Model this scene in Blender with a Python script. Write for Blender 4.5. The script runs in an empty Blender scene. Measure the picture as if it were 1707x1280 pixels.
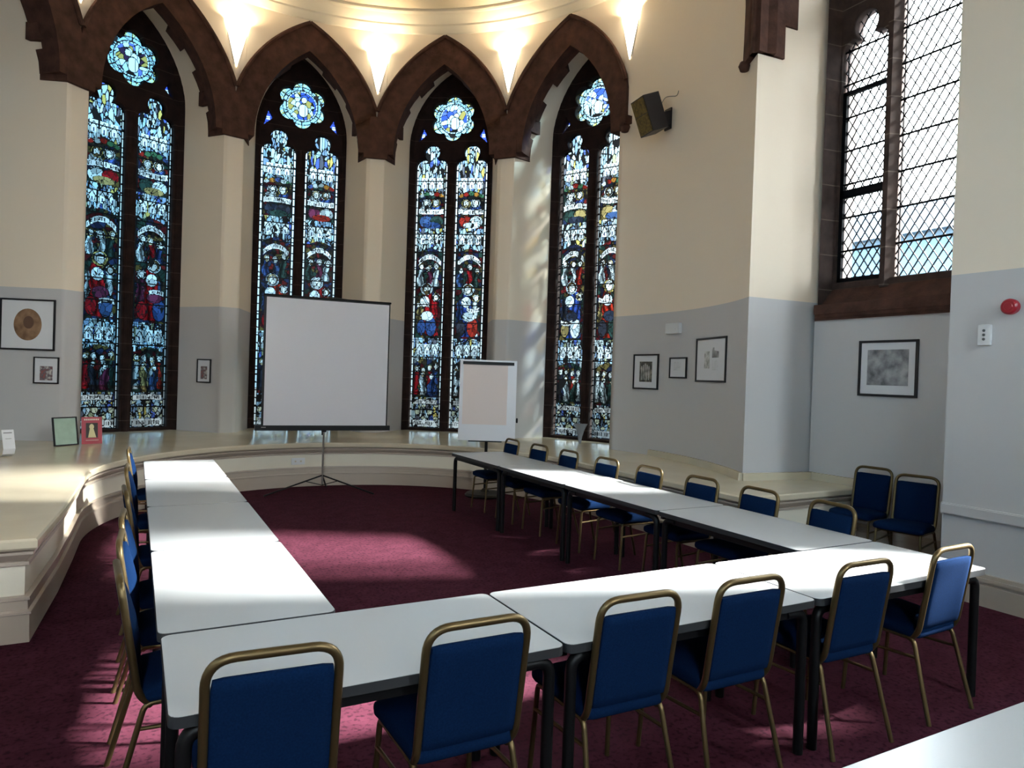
import bpy, bmesh, math, random
import numpy as np
from mathutils import Vector, Matrix
S = bpy.context.scene
COL = S.collection
PI = math.pi
# ------------------------------------------------------------------ camera
YAW, PITCH, ROLL, HC = .4956, -.0108, .033, 1.735
fw = Vector((math.sin(YAW)*math.cos(PITCH), math.cos(YAW)*math.cos(PITCH), math.sin(PITCH)))
r0 = Vector((math.cos(YAW), -math.sin(YAW), 0)); u0 = r0.cross(fw)
cr = r0*math.cos(ROLL) + u0*math.sin(ROLL); cu = -r0*math.sin(ROLL) + u0*math.cos(ROLL)
cam = bpy.data.cameras.new('camera'); cam.sensor_width = 36; cam.lens = 1161.43/1707*36
cam.clip_start = .05; cam.clip_end = 300
co = bpy.data.objects.new('camera', cam); COL.objects.link(co)
co.matrix_world = Matrix(((cr.x, cu.x, -fw.x, 0), (cr.y, cu.y, -fw.y, 0), (cr.z, cu.z, -fw.z, HC), (0, 0, 0, 1)))
S.camera = co
# ------------------------------------------------------------------ view, sky, sun
S.view_settings.view_transform = 'Standard'; S.view_settings.look = 'None'
S.view_settings.gamma = 1; S.view_settings.exposure = 1.85; S.view_settings.use_curve_mapping = False
S.cycles.use_denoising = True
SUN_DIR = Vector((-1.30, .565, -1.0)).normalized()
SKY_BLUE, SKY_WHITE = (3.0, 5.2, 6.9), (11.2, 11.8, 12.2)
w = bpy.data.worlds.new('sky'); S.world = w; w.use_nodes = True
nt = w.node_tree; N = nt.nodes; L = nt.links; N.clear()
wo = N.new('ShaderNodeOutputWorld'); bg = N.new('ShaderNodeBackground'); tc = N.new('ShaderNodeTexCoord')
dp = N.new('ShaderNodeVectorMath'); dp.operation = 'DOT_PRODUCT'; dp.inputs[1].default_value = (.86, -.37, .35)
mr = N.new('ShaderNodeMapRange'); mr.inputs[1].default_value = -.35; mr.inputs[2].default_value = .45
mx = N.new('ShaderNodeMix'); mx.data_type = 'RGBA'
mx.inputs[6].default_value = (*SKY_BLUE, 1); mx.inputs[7].default_value = (*SKY_WHITE, 1)
sp = N.new('ShaderNodeSeparateXYZ'); m2 = N.new('ShaderNodeMapRange')
m2.inputs[1].default_value = -.12; m2.inputs[2].default_value = .25; m2.inputs[3].default_value = .45; m2.inputs[4].default_value = 1
L.new(tc.outputs['Generated'], dp.inputs[0]); L.new(dp.outputs['Value'], mr.inputs[0]); L.new(mr.outputs[0], mx.inputs[0])
L.new(tc.outputs['Generated'], sp.inputs[0]); L.new(sp.outputs['Z'], m2.inputs[0])
L.new(mx.outputs[2], bg.inputs[0]); L.new(m2.outputs[0], bg.inputs[1]); L.new(bg.outputs[0], wo.inputs[0])
sl = bpy.data.lights.new('sun', 'SUN'); sl.energy = 40; sl.angle = math.radians(8.0); sl.color = (1, .96, .9)
so = bpy.data.objects.new('sun', sl); COL.objects.link(so); so.location = (15, -6, 12)
so.rotation_euler = SUN_DIR.to_track_quat('-Z', 'Y').to_euler()
def portal(name, loc, direction, sx, sy):
    l = bpy.data.lights.new(name, 'AREA'); l.shape = 'RECTANGLE'; l.size = sx; l.size_y = sy
    l.cycles.is_portal = True; l.energy = 1
    o = bpy.data.objects.new(name, l); COL.objects.link(o); o.location = loc
    o.rotation_euler = Vector(direction).to_track_quat('-Z', 'Y').to_euler()
# ------------------------------------------------------------------ materials
def mat(name, color, rough=.6, metal=0, spec=.5, noise=None, bump=None, emit=None):
    m = bpy.data.materials.new(name); m.use_nodes = True
    n = m.node_tree.nodes; l = m.node_tree.links; b = n['Principled BSDF']
    b.inputs['Base Color'].default_value = (*color, 1); b.inputs['Roughness'].default_value = rough
    b.inputs['Metallic'].default_value = metal; b.inputs['Specular IOR Level'].default_value = spec
    if noise:
        sc, amt = noise
        t = n.new('ShaderNodeTexNoise'); t.inputs['Scale'].default_value = sc; t.inputs['Detail'].default_value = 5
        g = n.new('ShaderNodeNewGeometry') ; l.new(g.outputs['Position'], t.inputs['Vector'])
        r = n.new('ShaderNodeMapRange'); r.inputs[1].default_value = .3; r.inputs[2].default_value = .7
        r.inputs[3].default_value = 1-amt; r.inputs[4].default_value = 1+amt
        v = n.new('ShaderNodeVectorMath'); v.operation = 'SCALE'; v.inputs[0].default_value = color
        l.new(t.outputs['Fac'], r.inputs[0]); l.new(r.outputs[0], v.inputs['Scale']); l.new(v.outputs[0], b.inputs['Base Color'])
    if bump:
        sc, st = bump
        t = n.new('ShaderNodeTexNoise'); t.inputs['Scale'].default_value = sc; t.inputs['Detail'].default_value = 4
        g = n.new('ShaderNodeNewGeometry'); l.new(g.outputs['Position'], t.inputs['Vector'])
        bm = n.new('ShaderNodeBump'); bm.inputs['Strength'].default_value = st; bm.inputs['Distance'].default_value = .01
        l.new(t.outputs['Fac'], bm.inputs['Height']); l.new(bm.outputs[0], b.inputs['Normal'])
    if emit:
        b.inputs['Emission Color'].default_value = (*emit[0], 1); b.inputs['Emission Strength'].default_value = emit[1]
    return m
CREAM = (.85, .735, .595); GREY = (.57, .55, .545)
def wall_paint():
    m = mat('wall_paint', CREAM, .75, spec=.25, bump=(6, .12)); n = m.node_tree.nodes; l = m.node_tree.links; b = n['Principled BSDF']
    g = n.new('ShaderNodeNewGeometry'); s = n.new('ShaderNodeSeparateXYZ'); l.new(g.outputs['Position'], s.inputs[0])
    c = n.new('ShaderNodeMath'); c.operation = 'GREATER_THAN'; c.inputs[1].default_value = 2.72; l.new(s.outputs['Z'], c.inputs[0])
    x = n.new('ShaderNodeMix'); x.data_type = 'RGBA'; x.inputs[6].default_value = (*GREY, 1); x.inputs[7].default_value = (*CREAM, 1)
    l.new(c.outputs[0], x.inputs[0]); l.new(x.outputs[2], b.inputs['Base Color'])
    return m
def stone():
    m = mat('red_sandstone', (.075, .034, .024), .85, spec=.2, noise=(7, .35), bump=(30, .4)); return m
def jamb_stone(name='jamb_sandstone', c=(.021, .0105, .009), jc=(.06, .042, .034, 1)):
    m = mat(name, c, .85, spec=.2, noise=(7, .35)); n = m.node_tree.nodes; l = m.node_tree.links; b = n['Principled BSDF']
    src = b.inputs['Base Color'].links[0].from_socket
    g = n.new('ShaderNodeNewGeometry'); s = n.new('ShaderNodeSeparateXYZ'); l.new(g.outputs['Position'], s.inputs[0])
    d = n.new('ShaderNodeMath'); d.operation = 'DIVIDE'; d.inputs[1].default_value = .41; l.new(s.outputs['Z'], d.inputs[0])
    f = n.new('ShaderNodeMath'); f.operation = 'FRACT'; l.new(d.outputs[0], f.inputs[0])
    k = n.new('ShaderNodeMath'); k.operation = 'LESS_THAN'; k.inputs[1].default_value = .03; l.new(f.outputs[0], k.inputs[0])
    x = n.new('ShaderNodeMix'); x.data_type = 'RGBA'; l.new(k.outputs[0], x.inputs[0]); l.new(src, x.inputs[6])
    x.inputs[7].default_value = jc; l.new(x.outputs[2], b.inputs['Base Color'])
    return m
def carpet():
    m = mat('carpet', (.2, .035, .06), .95, spec=.05); n = m.node_tree.nodes; l = m.node_tree.links; b = n['Principled BSDF']
    g = n.new('ShaderNodeNewGeometry')
    t = n.new('ShaderNodeTexNoise'); t.inputs['Scale'].default_value = 38; t.inputs['Detail'].default_value = 6
    t2 = n.new('ShaderNodeTexNoise'); t2.inputs['Scale'].default_value = 7; t2.inputs['Detail'].default_value = 5
    l.new(g.outputs['Position'], t.inputs['Vector']); l.new(g.outputs['Position'], t2.inputs['Vector'])
    r = n.new('ShaderNodeValToRGB'); r.color_ramp.elements[0].position = .34; r.color_ramp.elements[1].position = .5
    r.color_ramp.elements[0].color = (.024, .0066, .0118, 1); r.color_ramp.elements[1].color = (.056, .0138, .024, 1)
    l.new(t.outputs['Fac'], r.inputs[0])
    q = n.new('ShaderNodeMapRange'); q.inputs[1].default_value = .3; q.inputs[2].default_value = .7; q.inputs[3].default_value = .8; q.inputs[4].default_value = 1.2
    l.new(t2.outputs['Fac'], q.inputs[0])
    v = n.new('ShaderNodeVectorMath'); v.operation = 'SCALE'; l.new(r.outputs[0], v.inputs[0]); l.new(q.outputs[0], v.inputs['Scale'])
    l.new(v.outputs[0], b.inputs['Base Color'])
    return m
GLASS_GAIN = .075
def stained():
    m = bpy.data.materials.new('stained_glass'); m.use_nodes = True; n = m.node_tree.nodes; l = m.node_tree.links; n.clear()
    o = n.new('ShaderNodeOutputMaterial'); t = n.new('ShaderNodeBsdfTransparent'); a = n.new('ShaderNodeAttribute'); a.attribute_name = 'glass'
    v = n.new('ShaderNodeVectorMath'); v.operation = 'SCALE'; v.inputs['Scale'].default_value = GLASS_GAIN
    l.new(a.outputs['Color'], v.inputs[0]); l.new(v.outputs[0], t.inputs[0])
    d = n.new('ShaderNodeBsdfPrincipled'); d.inputs['Base Color'].default_value = (.01, .01, .012, 1); d.inputs['Roughness'].default_value = .3
    x = n.new('ShaderNodeMixShader'); x.inputs[0].default_value = .08
    l.new(t.outputs[0], x.inputs[1]); l.new(d.outputs[0], x.inputs[2]); l.new(x.outputs[0], o.inputs[0])
    return m
def clear_glass(name='clear_glass', tint=(.93, .96, .97)):
    m = bpy.data.materials.new(name); m.use_nodes = True; n = m.node_tree.nodes; l = m.node_tree.links; n.clear()
    o = n.new('ShaderNodeOutputMaterial'); t = n.new('ShaderNodeBsdfTransparent'); t.inputs[0].default_value = (*tint, 1)
    g = n.new('ShaderNodeBsdfGlossy'); g.inputs['Roughness'].default_value = .05
    f = n.new('ShaderNodeFresnel'); x = n.new('ShaderNodeMixShader'); f.inputs[0].default_value = 1.35
    l.new(f.outputs[0], x.inputs[0]); l.new(t.outputs[0], x.inputs[1]); l.new(g.outputs[0], x.inputs[2]); l.new(x.outputs[0], o.inputs[0])
    return m
def speck(name, colors, scale, rough=.5):
    m = mat(name, colors[0], rough); n = m.node_tree.nodes; l = m.node_tree.links; b = n['Principled BSDF']
    tcn = n.new('ShaderNodeTexCoord'); t = n.new('ShaderNodeTexNoise'); t.inputs['Scale'].default_value = scale; t.inputs['Detail'].default_value = 5
    r = n.new('ShaderNodeValToRGB'); e = r.color_ramp.elements
    e[0].position = .32; e[1].position = .68; e[0].color = (*colors[0], 1); e[1].color = (*colors[-1], 1)
    for i, c in enumerate(colors[1:-1]):
        k = e.new(.32+.36*(i+1)/(len(colors)-1)); k.color = (*c, 1)
    l.new(tcn.outputs['Object'], t.inputs['Vector']); l.new(t.outputs['Fac'], r.inputs[0]); l.new(r.outputs[0], b.inputs['Base Color'])
    return m
M = dict(
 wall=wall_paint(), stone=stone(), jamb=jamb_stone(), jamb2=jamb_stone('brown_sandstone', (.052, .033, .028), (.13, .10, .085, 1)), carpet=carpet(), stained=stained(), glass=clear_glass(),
 plaster=mat('cream_plaster', (.74, .68, .56), .7, spec=.3), ceil=mat('ceiling_paint', (.66, .59, .46), .8, spec=.2),
 ledge=mat('cream_gloss', (.62, .54, .40), .16, spec=.5, noise=(2.5, .05)), panel=mat('cream_panel', (.44, .365, .30), .35, spec=.4),
 white=mat('white_laminate', (.40, .41, .42), .3, spec=.4), edge=mat('grey_edging', (.030, .031, .033), .5, spec=.25), black=mat('black_metal', (.004, .004, .0045), .45, spec=.25),
 fabric=mat('blue_fabric', (.0034, .0140, .048), .95, spec=.03, noise=(160, .2)), gold=mat('bronze_tube', (.145, .10, .045), .38, metal=.8),
 foot=mat('rubber', (.02, .02, .02), .8), lead=mat('lead', (.004, .004, .006), .7, spec=.1), iron=mat('iron', (.004, .004, .005), .7, spec=.1),
 frame=mat('black_frame', (.012, .01, .012), .35), mount=mat('white_mount', (.72, .72, .74), .7), screen=mat('screen_fabric', (.66, .65, .68), .8),
 board=mat('whiteboard', (.70, .70, .73), .3), paper=mat('flip_paper', (.72, .62, .58), .8), plastic=mat('white_plastic', (.70, .70, .70), .4),
 card=mat('grey_card', (.20, .205, .21), .6), steel=mat('steel', (.35, .33, .30), .35, metal=.9), red=mat('red_plastic', (.36, .012, .025), .35), cover=mat('red_cover', (.42, .03, .05), .4),
 green=mat('pale_green_sheet', (.42, .56, .45), .5, noise=(9, .08)), shade=mat('sconce_shade', (.9, .85, .75), .5, emit=((1, .86, .6), 2.0)),
 speaker=mat('speaker_body', (.018, .014, .016), .45), grille=mat('speaker_grille', (.14, .095, .02), .4, metal=.3, noise=(30, .6)),
 sepia=speck('sepia_print', [(.16, .08, .04), (.27, .15, .08), (.36, .21, .12)], 9), sepia2=mat('sepia_dark', (.12, .06, .035), .6),
 photo=speck('dark_photograph', [(.03, .03, .03), (.10, .09, .07), (.3, .27, .22)], 14), pale=speck('pale_engraving', [(.25, .25, .23), (.5, .5, .48), (.68, .68, .66)], 16),
 grey=speck('grey_photograph', [(.10, .10, .11), (.28, .28, .29), (.45, .45, .46)], 8), tile=speck('figure_print', [(.35, .1, .08), (.12, .1, .12), (.6, .55, .5)], 26),
 ink=mat('grey_ink', (.12, .12, .12), .7), cream=mat('cream_detail', (.75, .65, .35), .6), dark=mat('dark_detail', (.04, .03, .025), .6),
 slate=mat('slate', (.055, .08, .105), .8, spec=.1), render=mat('pale_render', (.10, .135, .165), .9, spec=.1), grass=mat('paving', (.10, .105, .11), .9))
# ------------------------------------------------------------------ mesh helpers
class MB:
    def __init__(s): s.v = []; s.f = []; s.m = []; s.k = 0
    def add(s, vs, fs):
        o = len(s.v); s.v += [tuple(p) for p in vs]; s.f += [tuple(i+o for i in f) for f in fs]; s.m += [s.k]*len(fs); return s
    def box(s, x0, x1, y0, y1, z0, z1):
        return s.hexa([(x0, y0), (x1, y0), (x1, y1), (x0, y1)], z0, z1)
    def hexa(s, q, z0, z1):
        n = len(q); vs = [(x, y, z0) for x, y in q] + [(x, y, z1) for x, y in q]
        return s.add(vs, [tuple(range(n))[::-1], tuple(range(n, 2*n))] + [(i, (i+1) % n, n+(i+1) % n, n+i) for i in range(n)])
    def pts8(s, a, b):                      # loft between two closed loops of points, capped
        n = len(a)
        return s.add(list(a)+list(b), [tuple(range(n))[::-1], tuple(range(n, 2*n))] + [(i, (i+1) % n, n+(i+1) % n, n+i) for i in range(n)])
    def tube(s, P, r, n=10, cap=True, sq=False):
        P = [Vector(p) for p in P]; rings = []; up = None
        for i, p in enumerate(P):
            a = P[max(i-1, 0)]; b = P[min(i+1, len(P)-1)]; t = (b-a).normalized()
            if up is None:
                up = Vector((0, 0, 1)) if abs(t.z) < .9 else Vector((0, 1, 0))
            up = (up - t*up.dot(t)).normalized(); sd = t.cross(up)
            rr = r[i] if isinstance(r, (list, tuple)) else r
            k = 1.0
            if 0 < i < len(P)-1:
                c = (P[i]-P[i-1]).normalized().dot((P[i+1]-P[i]).normalized()); k = 1/max(.5, math.sqrt((1+c)/2))
            ring = []
            for j in range(n):
                th = 2*PI*j/n + (PI/4 if sq else 0)
                ring.append(p + (up*math.cos(th) + sd*math.sin(th))*rr*k)
            rings.append(ring)
        vs = [q for g in rings for q in g]; fs = []
        for i in range(len(P)-1):
            for j in range(n):
                fs.append((i*n+j, i*n+(j+1) % n, (i+1)*n+(j+1) % n, (i+1)*n+j))
        if cap: fs += [tuple(range(n))[::-1], tuple(range((len(P)-1)*n, len(P)*n))]
        return s.add(vs, fs)
    def lathe(s, prof, c=(0, 0, 0), n=24, ang=2*PI, a0=0):
        full = abs(ang-2*PI) < 1e-6; m = n if full else n+1; vs = []; fs = []
        for r, z in prof:
            for j in range(m):
                th = a0 + ang*j/n; vs.append((c[0]+r*math.cos(th), c[1]+r*math.sin(th), c[2]+z))
        for i in range(len(prof)-1):
            for j in range(n):
                k = (j+1) % m; fs.append((i*m+j, i*m+k, (i+1)*m+k, (i+1)*m+j))
        return s.add(vs, fs)
    def pad(s, cx, cy, cz, sx, sy, sz, r, n=10, fn=None):   # soft rounded box
        h = Vector((sx/2, sy/2, sz/2)); bm = bmesh.new(); bmesh.ops.create_cube(bm, size=2)
        bmesh.ops.subdivide_edges(bm, edges=bm.edges[:], cuts=n, use_grid_fill=True)
        vs = []
        for v in bm.verts:
            p = Vector((v.co.x*h.x, v.co.y*h.y, v.co.z*h.z))
            q = Vector([max(-(h[i]-r), min(h[i]-r, p[i])) for i in range(3)]); d = p-q
            p = q + (d.normalized()*r if d.length > 1e-6 else d)
            if fn: p = fn(p)
            vs.append((p.x+cx, p.y+cy, p.z+cz))
        bm.verts.index_update(); fs = [[v.index for v in f.verts] for f in bm.faces]; bm.free()
        return s.add(vs, fs)
    def build(s, name, m, parent=None, smooth=30, fix=True):
        me = bpy.data.meshes.new(name); me.from_pydata(s.v, [], s.f)
        ms = m if isinstance(m, (list, tuple)) else [m]
        for q in ms: me.materials.append(q)
        if len(ms) > 1: me.polygons.foreach_set('material_index', s.m)
        if fix:
            bm = bmesh.new(); bm.from_mesh(me); bmesh.ops.remove_doubles(bm, verts=bm.verts, dist=1e-5)
            bmesh.ops.recalc_face_normals(bm, faces=bm.faces); bm.to_mesh(me); bm.free()
        if smooth:
            me.polygons.foreach_set('use_smooth', [True]*len(me.polygons)); me.set_sharp_from_angle(angle=math.radians(smooth))
        o = bpy.data.objects.new(name, me); COL.objects.link(o)
        if parent: o.parent = parent
        return o
def outline(name, loops, m, depth, bevel=0, parent=None, mw=None):       # 2-D filled outline with holes, given thickness
    cv = bpy.data.curves.new(name+'_outline', 'CURVE'); cv.dimensions = '2D'; cv.fill_mode = 'BOTH'
    cv.extrude = depth/2; cv.bevel_depth = bevel; cv.bevel_resolution = 1; cv.offset = -bevel
    for lp in loops:
        sp = cv.splines.new('POLY'); sp.points.add(len(lp)-1); sp.use_cyclic_u = True
        for p, (x, y) in zip(sp.points, lp): p.co = (x, y, 0, 1)
    t = bpy.data.objects.new('t', cv); COL.objects.link(t)
    dg = bpy.context.evaluated_depsgraph_get(); me = bpy.data.meshes.new_from_object(t.evaluated_get(dg))
    bpy.data.objects.remove(t); bpy.data.curves.remove(cv); me.name = name
    me.materials.clear(); me.materials.append(m)
    if mw: me.transform(mw)
    o = bpy.data.objects.new(name, me); COL.objects.link(o)
    if parent: o.parent = parent
    return o
def tag(o, label=None, cat=None, group=None, kind=None):
    if label: o['label'] = label
    if cat: o['category'] = cat
    if group: o['group'] = group
    if kind: o['kind'] = kind
    return o
def thing(name, label, cat, loc=(0, 0, 0), rz=0, group=None):
    o = bpy.data.objects.new(name, None); COL.objects.link(o); o.location = loc; o.rotation_euler = (0, 0, rz); o.empty_display_size = .1
    return tag(o, label, cat, group)
def struct(o, label=None, cat=None): return tag(o, label, cat, kind='structure')
def copy_tree(o, parent=None):
    c = o.copy(); COL.objects.link(c); c.parent = parent
    for ch in list(o.children): copy_tree(ch, c)
    return c
def fillet(P, r, n=6):
    P = [Vector(p) for p in P]; out = [P[0]]
    for i in range(1, len(P)-1):
        a, b, c = P[i-1], P[i], P[i+1]; d1 = (a-b); d2 = (c-b)
        rr = min(r, d1.length*.49, d2.length*.49); p1 = b+d1.normalized()*rr; p2 = b+d2.normalized()*rr
        for k in range(n+1):
            t = k/n; out.append(p1*(1-t)**2 + b*2*t*(1-t) + p2*t*t)
    return out + [P[-1]]
# ------------------------------------------------------------------ the room: plan figures
AC = Vector((2.12, 7.907)); RA = 4.526           # apse wall
ZT = .65                                          # ledge top
ZC = 8.05                                         # ceiling
DWIN = 5.345                                      # distance of window planes
HO, HB = 1.027, 1.185                             # half opening, half bay
KA, RM, Z0 = 1.073, 2.10, 5.60
XC, XD, YD, XL, YB = 7.0, 6.1, 3.47, -3.4, -5.0
BAYS = [145, 115, 85, 55, 25]
def cylp(c, u, z, d=0):
    a = math.radians(c) - u/RA; return (AC.x+(RA+d)*math.cos(a), AC.y+(RA+d)*math.sin(a), z)
def winp(c, u, z, d=0):
    a = math.radians(c); n = Vector((math.cos(a), math.sin(a))); t = Vector((math.sin(a), -math.cos(a)))
    p = AC + n*(DWIN+d) + t*u; return (p.x, p.y, z)
def arch_z(u): return Z0 + math.sqrt(max(0, RM**2-(abs(u)+KA)**2))
def arch_pts(half, k, zb, zs, n=12, nz=8):        # right side up to the apex and down the left
    r = half+k; ta = math.acos(k/r); R = [(half, zb+(zs-zb)*i/nz) for i in range(nz)]
    R += [(r*math.cos(ta*i/n)-k, zs+r*math.sin(ta*i/n)) for i in range(n+1)]
    return R + [(-u, z) for u, z in R[-2::-1]]
FR = arch_pts(HO, KA, ZT-.02, Z0)
WK = .90
WR = arch_pts(.78, WK, ZT-.02, 6.0)
# floor, ceiling
b = MB(); b.box(XL-.2, 8.2, YB-.2, 13.5, -.15, 0); struct(b.build('floor', M['carpet'], smooth=0), 'deep red carpet')
b = MB(); b.box(XL-.2, 8.2, YB-.2, 14, ZC, ZC+.25); struct(b.build('ceiling', M['ceil'], smooth=0), 'cream ceiling')
# apse wall
b = MB()
for c in BAYS:
    us = [-HB, -(HO+HB)/2, -HO] + [HO*math.sin(PI/2*t/14) for t in range(-13, 14)] + [HO, (HO+HB)/2, HB]
    for u, v in zip(us[:-1], us[1:]):
        if abs((u+v)/2) > HO: b.add([cylp(c, u, ZT-.02), cylp(c, v, ZT-.02), cylp(c, v, ZC), cylp(c, u, ZC)], [(0, 1, 2, 3)])
        else: b.add([cylp(c, u, arch_z(u)), cylp(c, v, arch_z(v)), cylp(c, v, ZC), cylp(c, u, ZC)], [(0, 1, 2, 3)])
    for i in range(len(FR)-1):
        b.add([cylp(c, *FR[i]), cylp(c, *FR[i+1]), winp(c, *WR[i+1]), winp(c, *WR[i])], [(0, 1, 2, 3)])
for a0, a1 in ((10, -30), (200, 160)):
    n = 20
    for i in range(n):
        p, q = [math.radians(a0+(a1-a0)*k/n) for k in (i, i+1)]
        P = [(AC.x+RA*math.cos(t), AC.y+RA*math.sin(t)) for t in (p, q)]
        b.add([(*P[0], 0), (*P[1], 0), (*P[1], ZC), (*P[0], ZC)], [(0, 1, 2, 3)])
wa = struct(b.build('wall_apse', M['wall'], smooth=25), 'curved apse wall, grey below and cream above')
EA = (AC.x+RA*math.cos(math.radians(-30)), AC.y+RA*math.sin(math.radians(-30)))
EL = (AC.x+RA*math.cos(math.radians(200)), AC.y+RA*math.sin(math.radians(200)))
YBW = 5.51                                        # return wall beside the clear window
b = MB(); b.hexa([(EA[0], EA[1]), (XC+.6, YBW), (XC+.6, YBW+.3), (EA[0]+.4, EA[1]+.3)], 0, ZC)
struct(b.build('wall_return', M['wall'], smooth=0), 'bright return wall between the apse and the clear window')
# clear-window wall at x = XC: the recess holds the window from z 2.5 up
WY0, WY1 = YD, YBW
b = MB(); b.box(XC, XC+.6, WY0-.02, WY1+.02, 0, 2.56); b.box(XC, XC+.6, WY0-.02, WY1+.02, 7.6, ZC)
struct(b.build('wall_window', M['wall'], smooth=0), 'grey wall under the clear window')
# wall D with its own high window, beyond the right edge of the frame
DY0, DY1, DZ0, DZ1 = 1.02, 1.66, 2.25, 5.5
b = MB(); b.box(XD, XD+.28, DY1, YD, 0, ZC); b.box(XD, XD+.28, YB, DY0, 0, ZC); b.box(XD, XD+.28, DY0, DY1, 0, DZ0); b.box(XD, XD+.28, DY0, DY1, DZ1, ZC)
b.box(XD+.28, XC+.9, YD-.3, YD, 0, ZC)
struct(b.build('wall_right', M['wall'], smooth=0), 'near right-hand wall')
FILL_L = (1.2, 2.0, 3.2, 7.0)                            # unseen left wall window, added to brighten the curved wall
b = MB(); b.box(XL-.2, XL, YB-.2, FILL_L[0], 0, ZC); b.box(XL-.2, XL, FILL_L[1], EL[1]+.2, 0, ZC); b.box(XL-.2, XL, FILL_L[0], FILL_L[1], 0, FILL_L[2]); b.box(XL-.2, XL, FILL_L[0], FILL_L[1], FILL_L[3], ZC); b.hexa([(XL, EL[1]), (EL[0], EL[1]), (EL[0], EL[1]+.2), (XL, EL[1]+.2)], 0, ZC)
struct(b.build('wall_left', M['wall'], smooth=0), 'left-hand wall')
FILL_B = [(-2.4, -1.2), (3.4, 4.6)]                     # two unseen windows added behind the camera for ambient light
b = MB(); b.box(XL-.2, XD+.28, YB-.2, YB, 0, 3.2); b.box(XL-.2, XD+.28, YB-.2, YB, 7.0, ZC)
for x0, x1 in ((XL-.2, FILL_B[0][0]), (FILL_B[0][1], FILL_B[1][0]), (FILL_B[1][1], XD+.28)): b.box(x0, x1, YB-.2, YB, 3.2, 7.0)
struct(b.build('wall_back', M['wall'], smooth=0), 'wall behind the camera')
# ------------------------------------------------------------------ stained glass painter
def vor(X, Z, pts, sz):
    D = np.full(X.shape, 9.); D2 = np.full(X.shape, 9.); I = np.zeros(X.shape, int)
    for i, (px, pz) in enumerate(pts):
        d = np.hypot(X-px, (Z-pz)*sz); m = d < D; D2 = np.where(m, D, np.minimum(D2, d)); I[m] = i; D = np.where(m, d, D)
    return I, D2-D
PALE = [(.64, .93, 1), (.52, .84, 1), (.40, .70, .95), (.72, .93, .95), (.55, .70, .74), (.28, .46, .70)]
DEEP = [(.015, .02, .05), (.06, .008, .010), (.015, .035, .03), (.03, .027, .018), (.02, .035, .09), (.12, .015, .015), (.11, .09, .03), (.02, .05, .04)]
ROBE = [(.34, .012, .018), (.035, .085, .26), (.66, .86, .92), (.03, .07, .06), (.36, .03, .02), (.05, .11, .27), (.36, .30, .12), (.14, .03, .07), (.68, .86, .9), (.025, .035, .06), (.5, .62, .64), (.03, .035, .05), (.7, .9, .95), (.62, .8, .86), (.55, .7, .72)]
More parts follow.
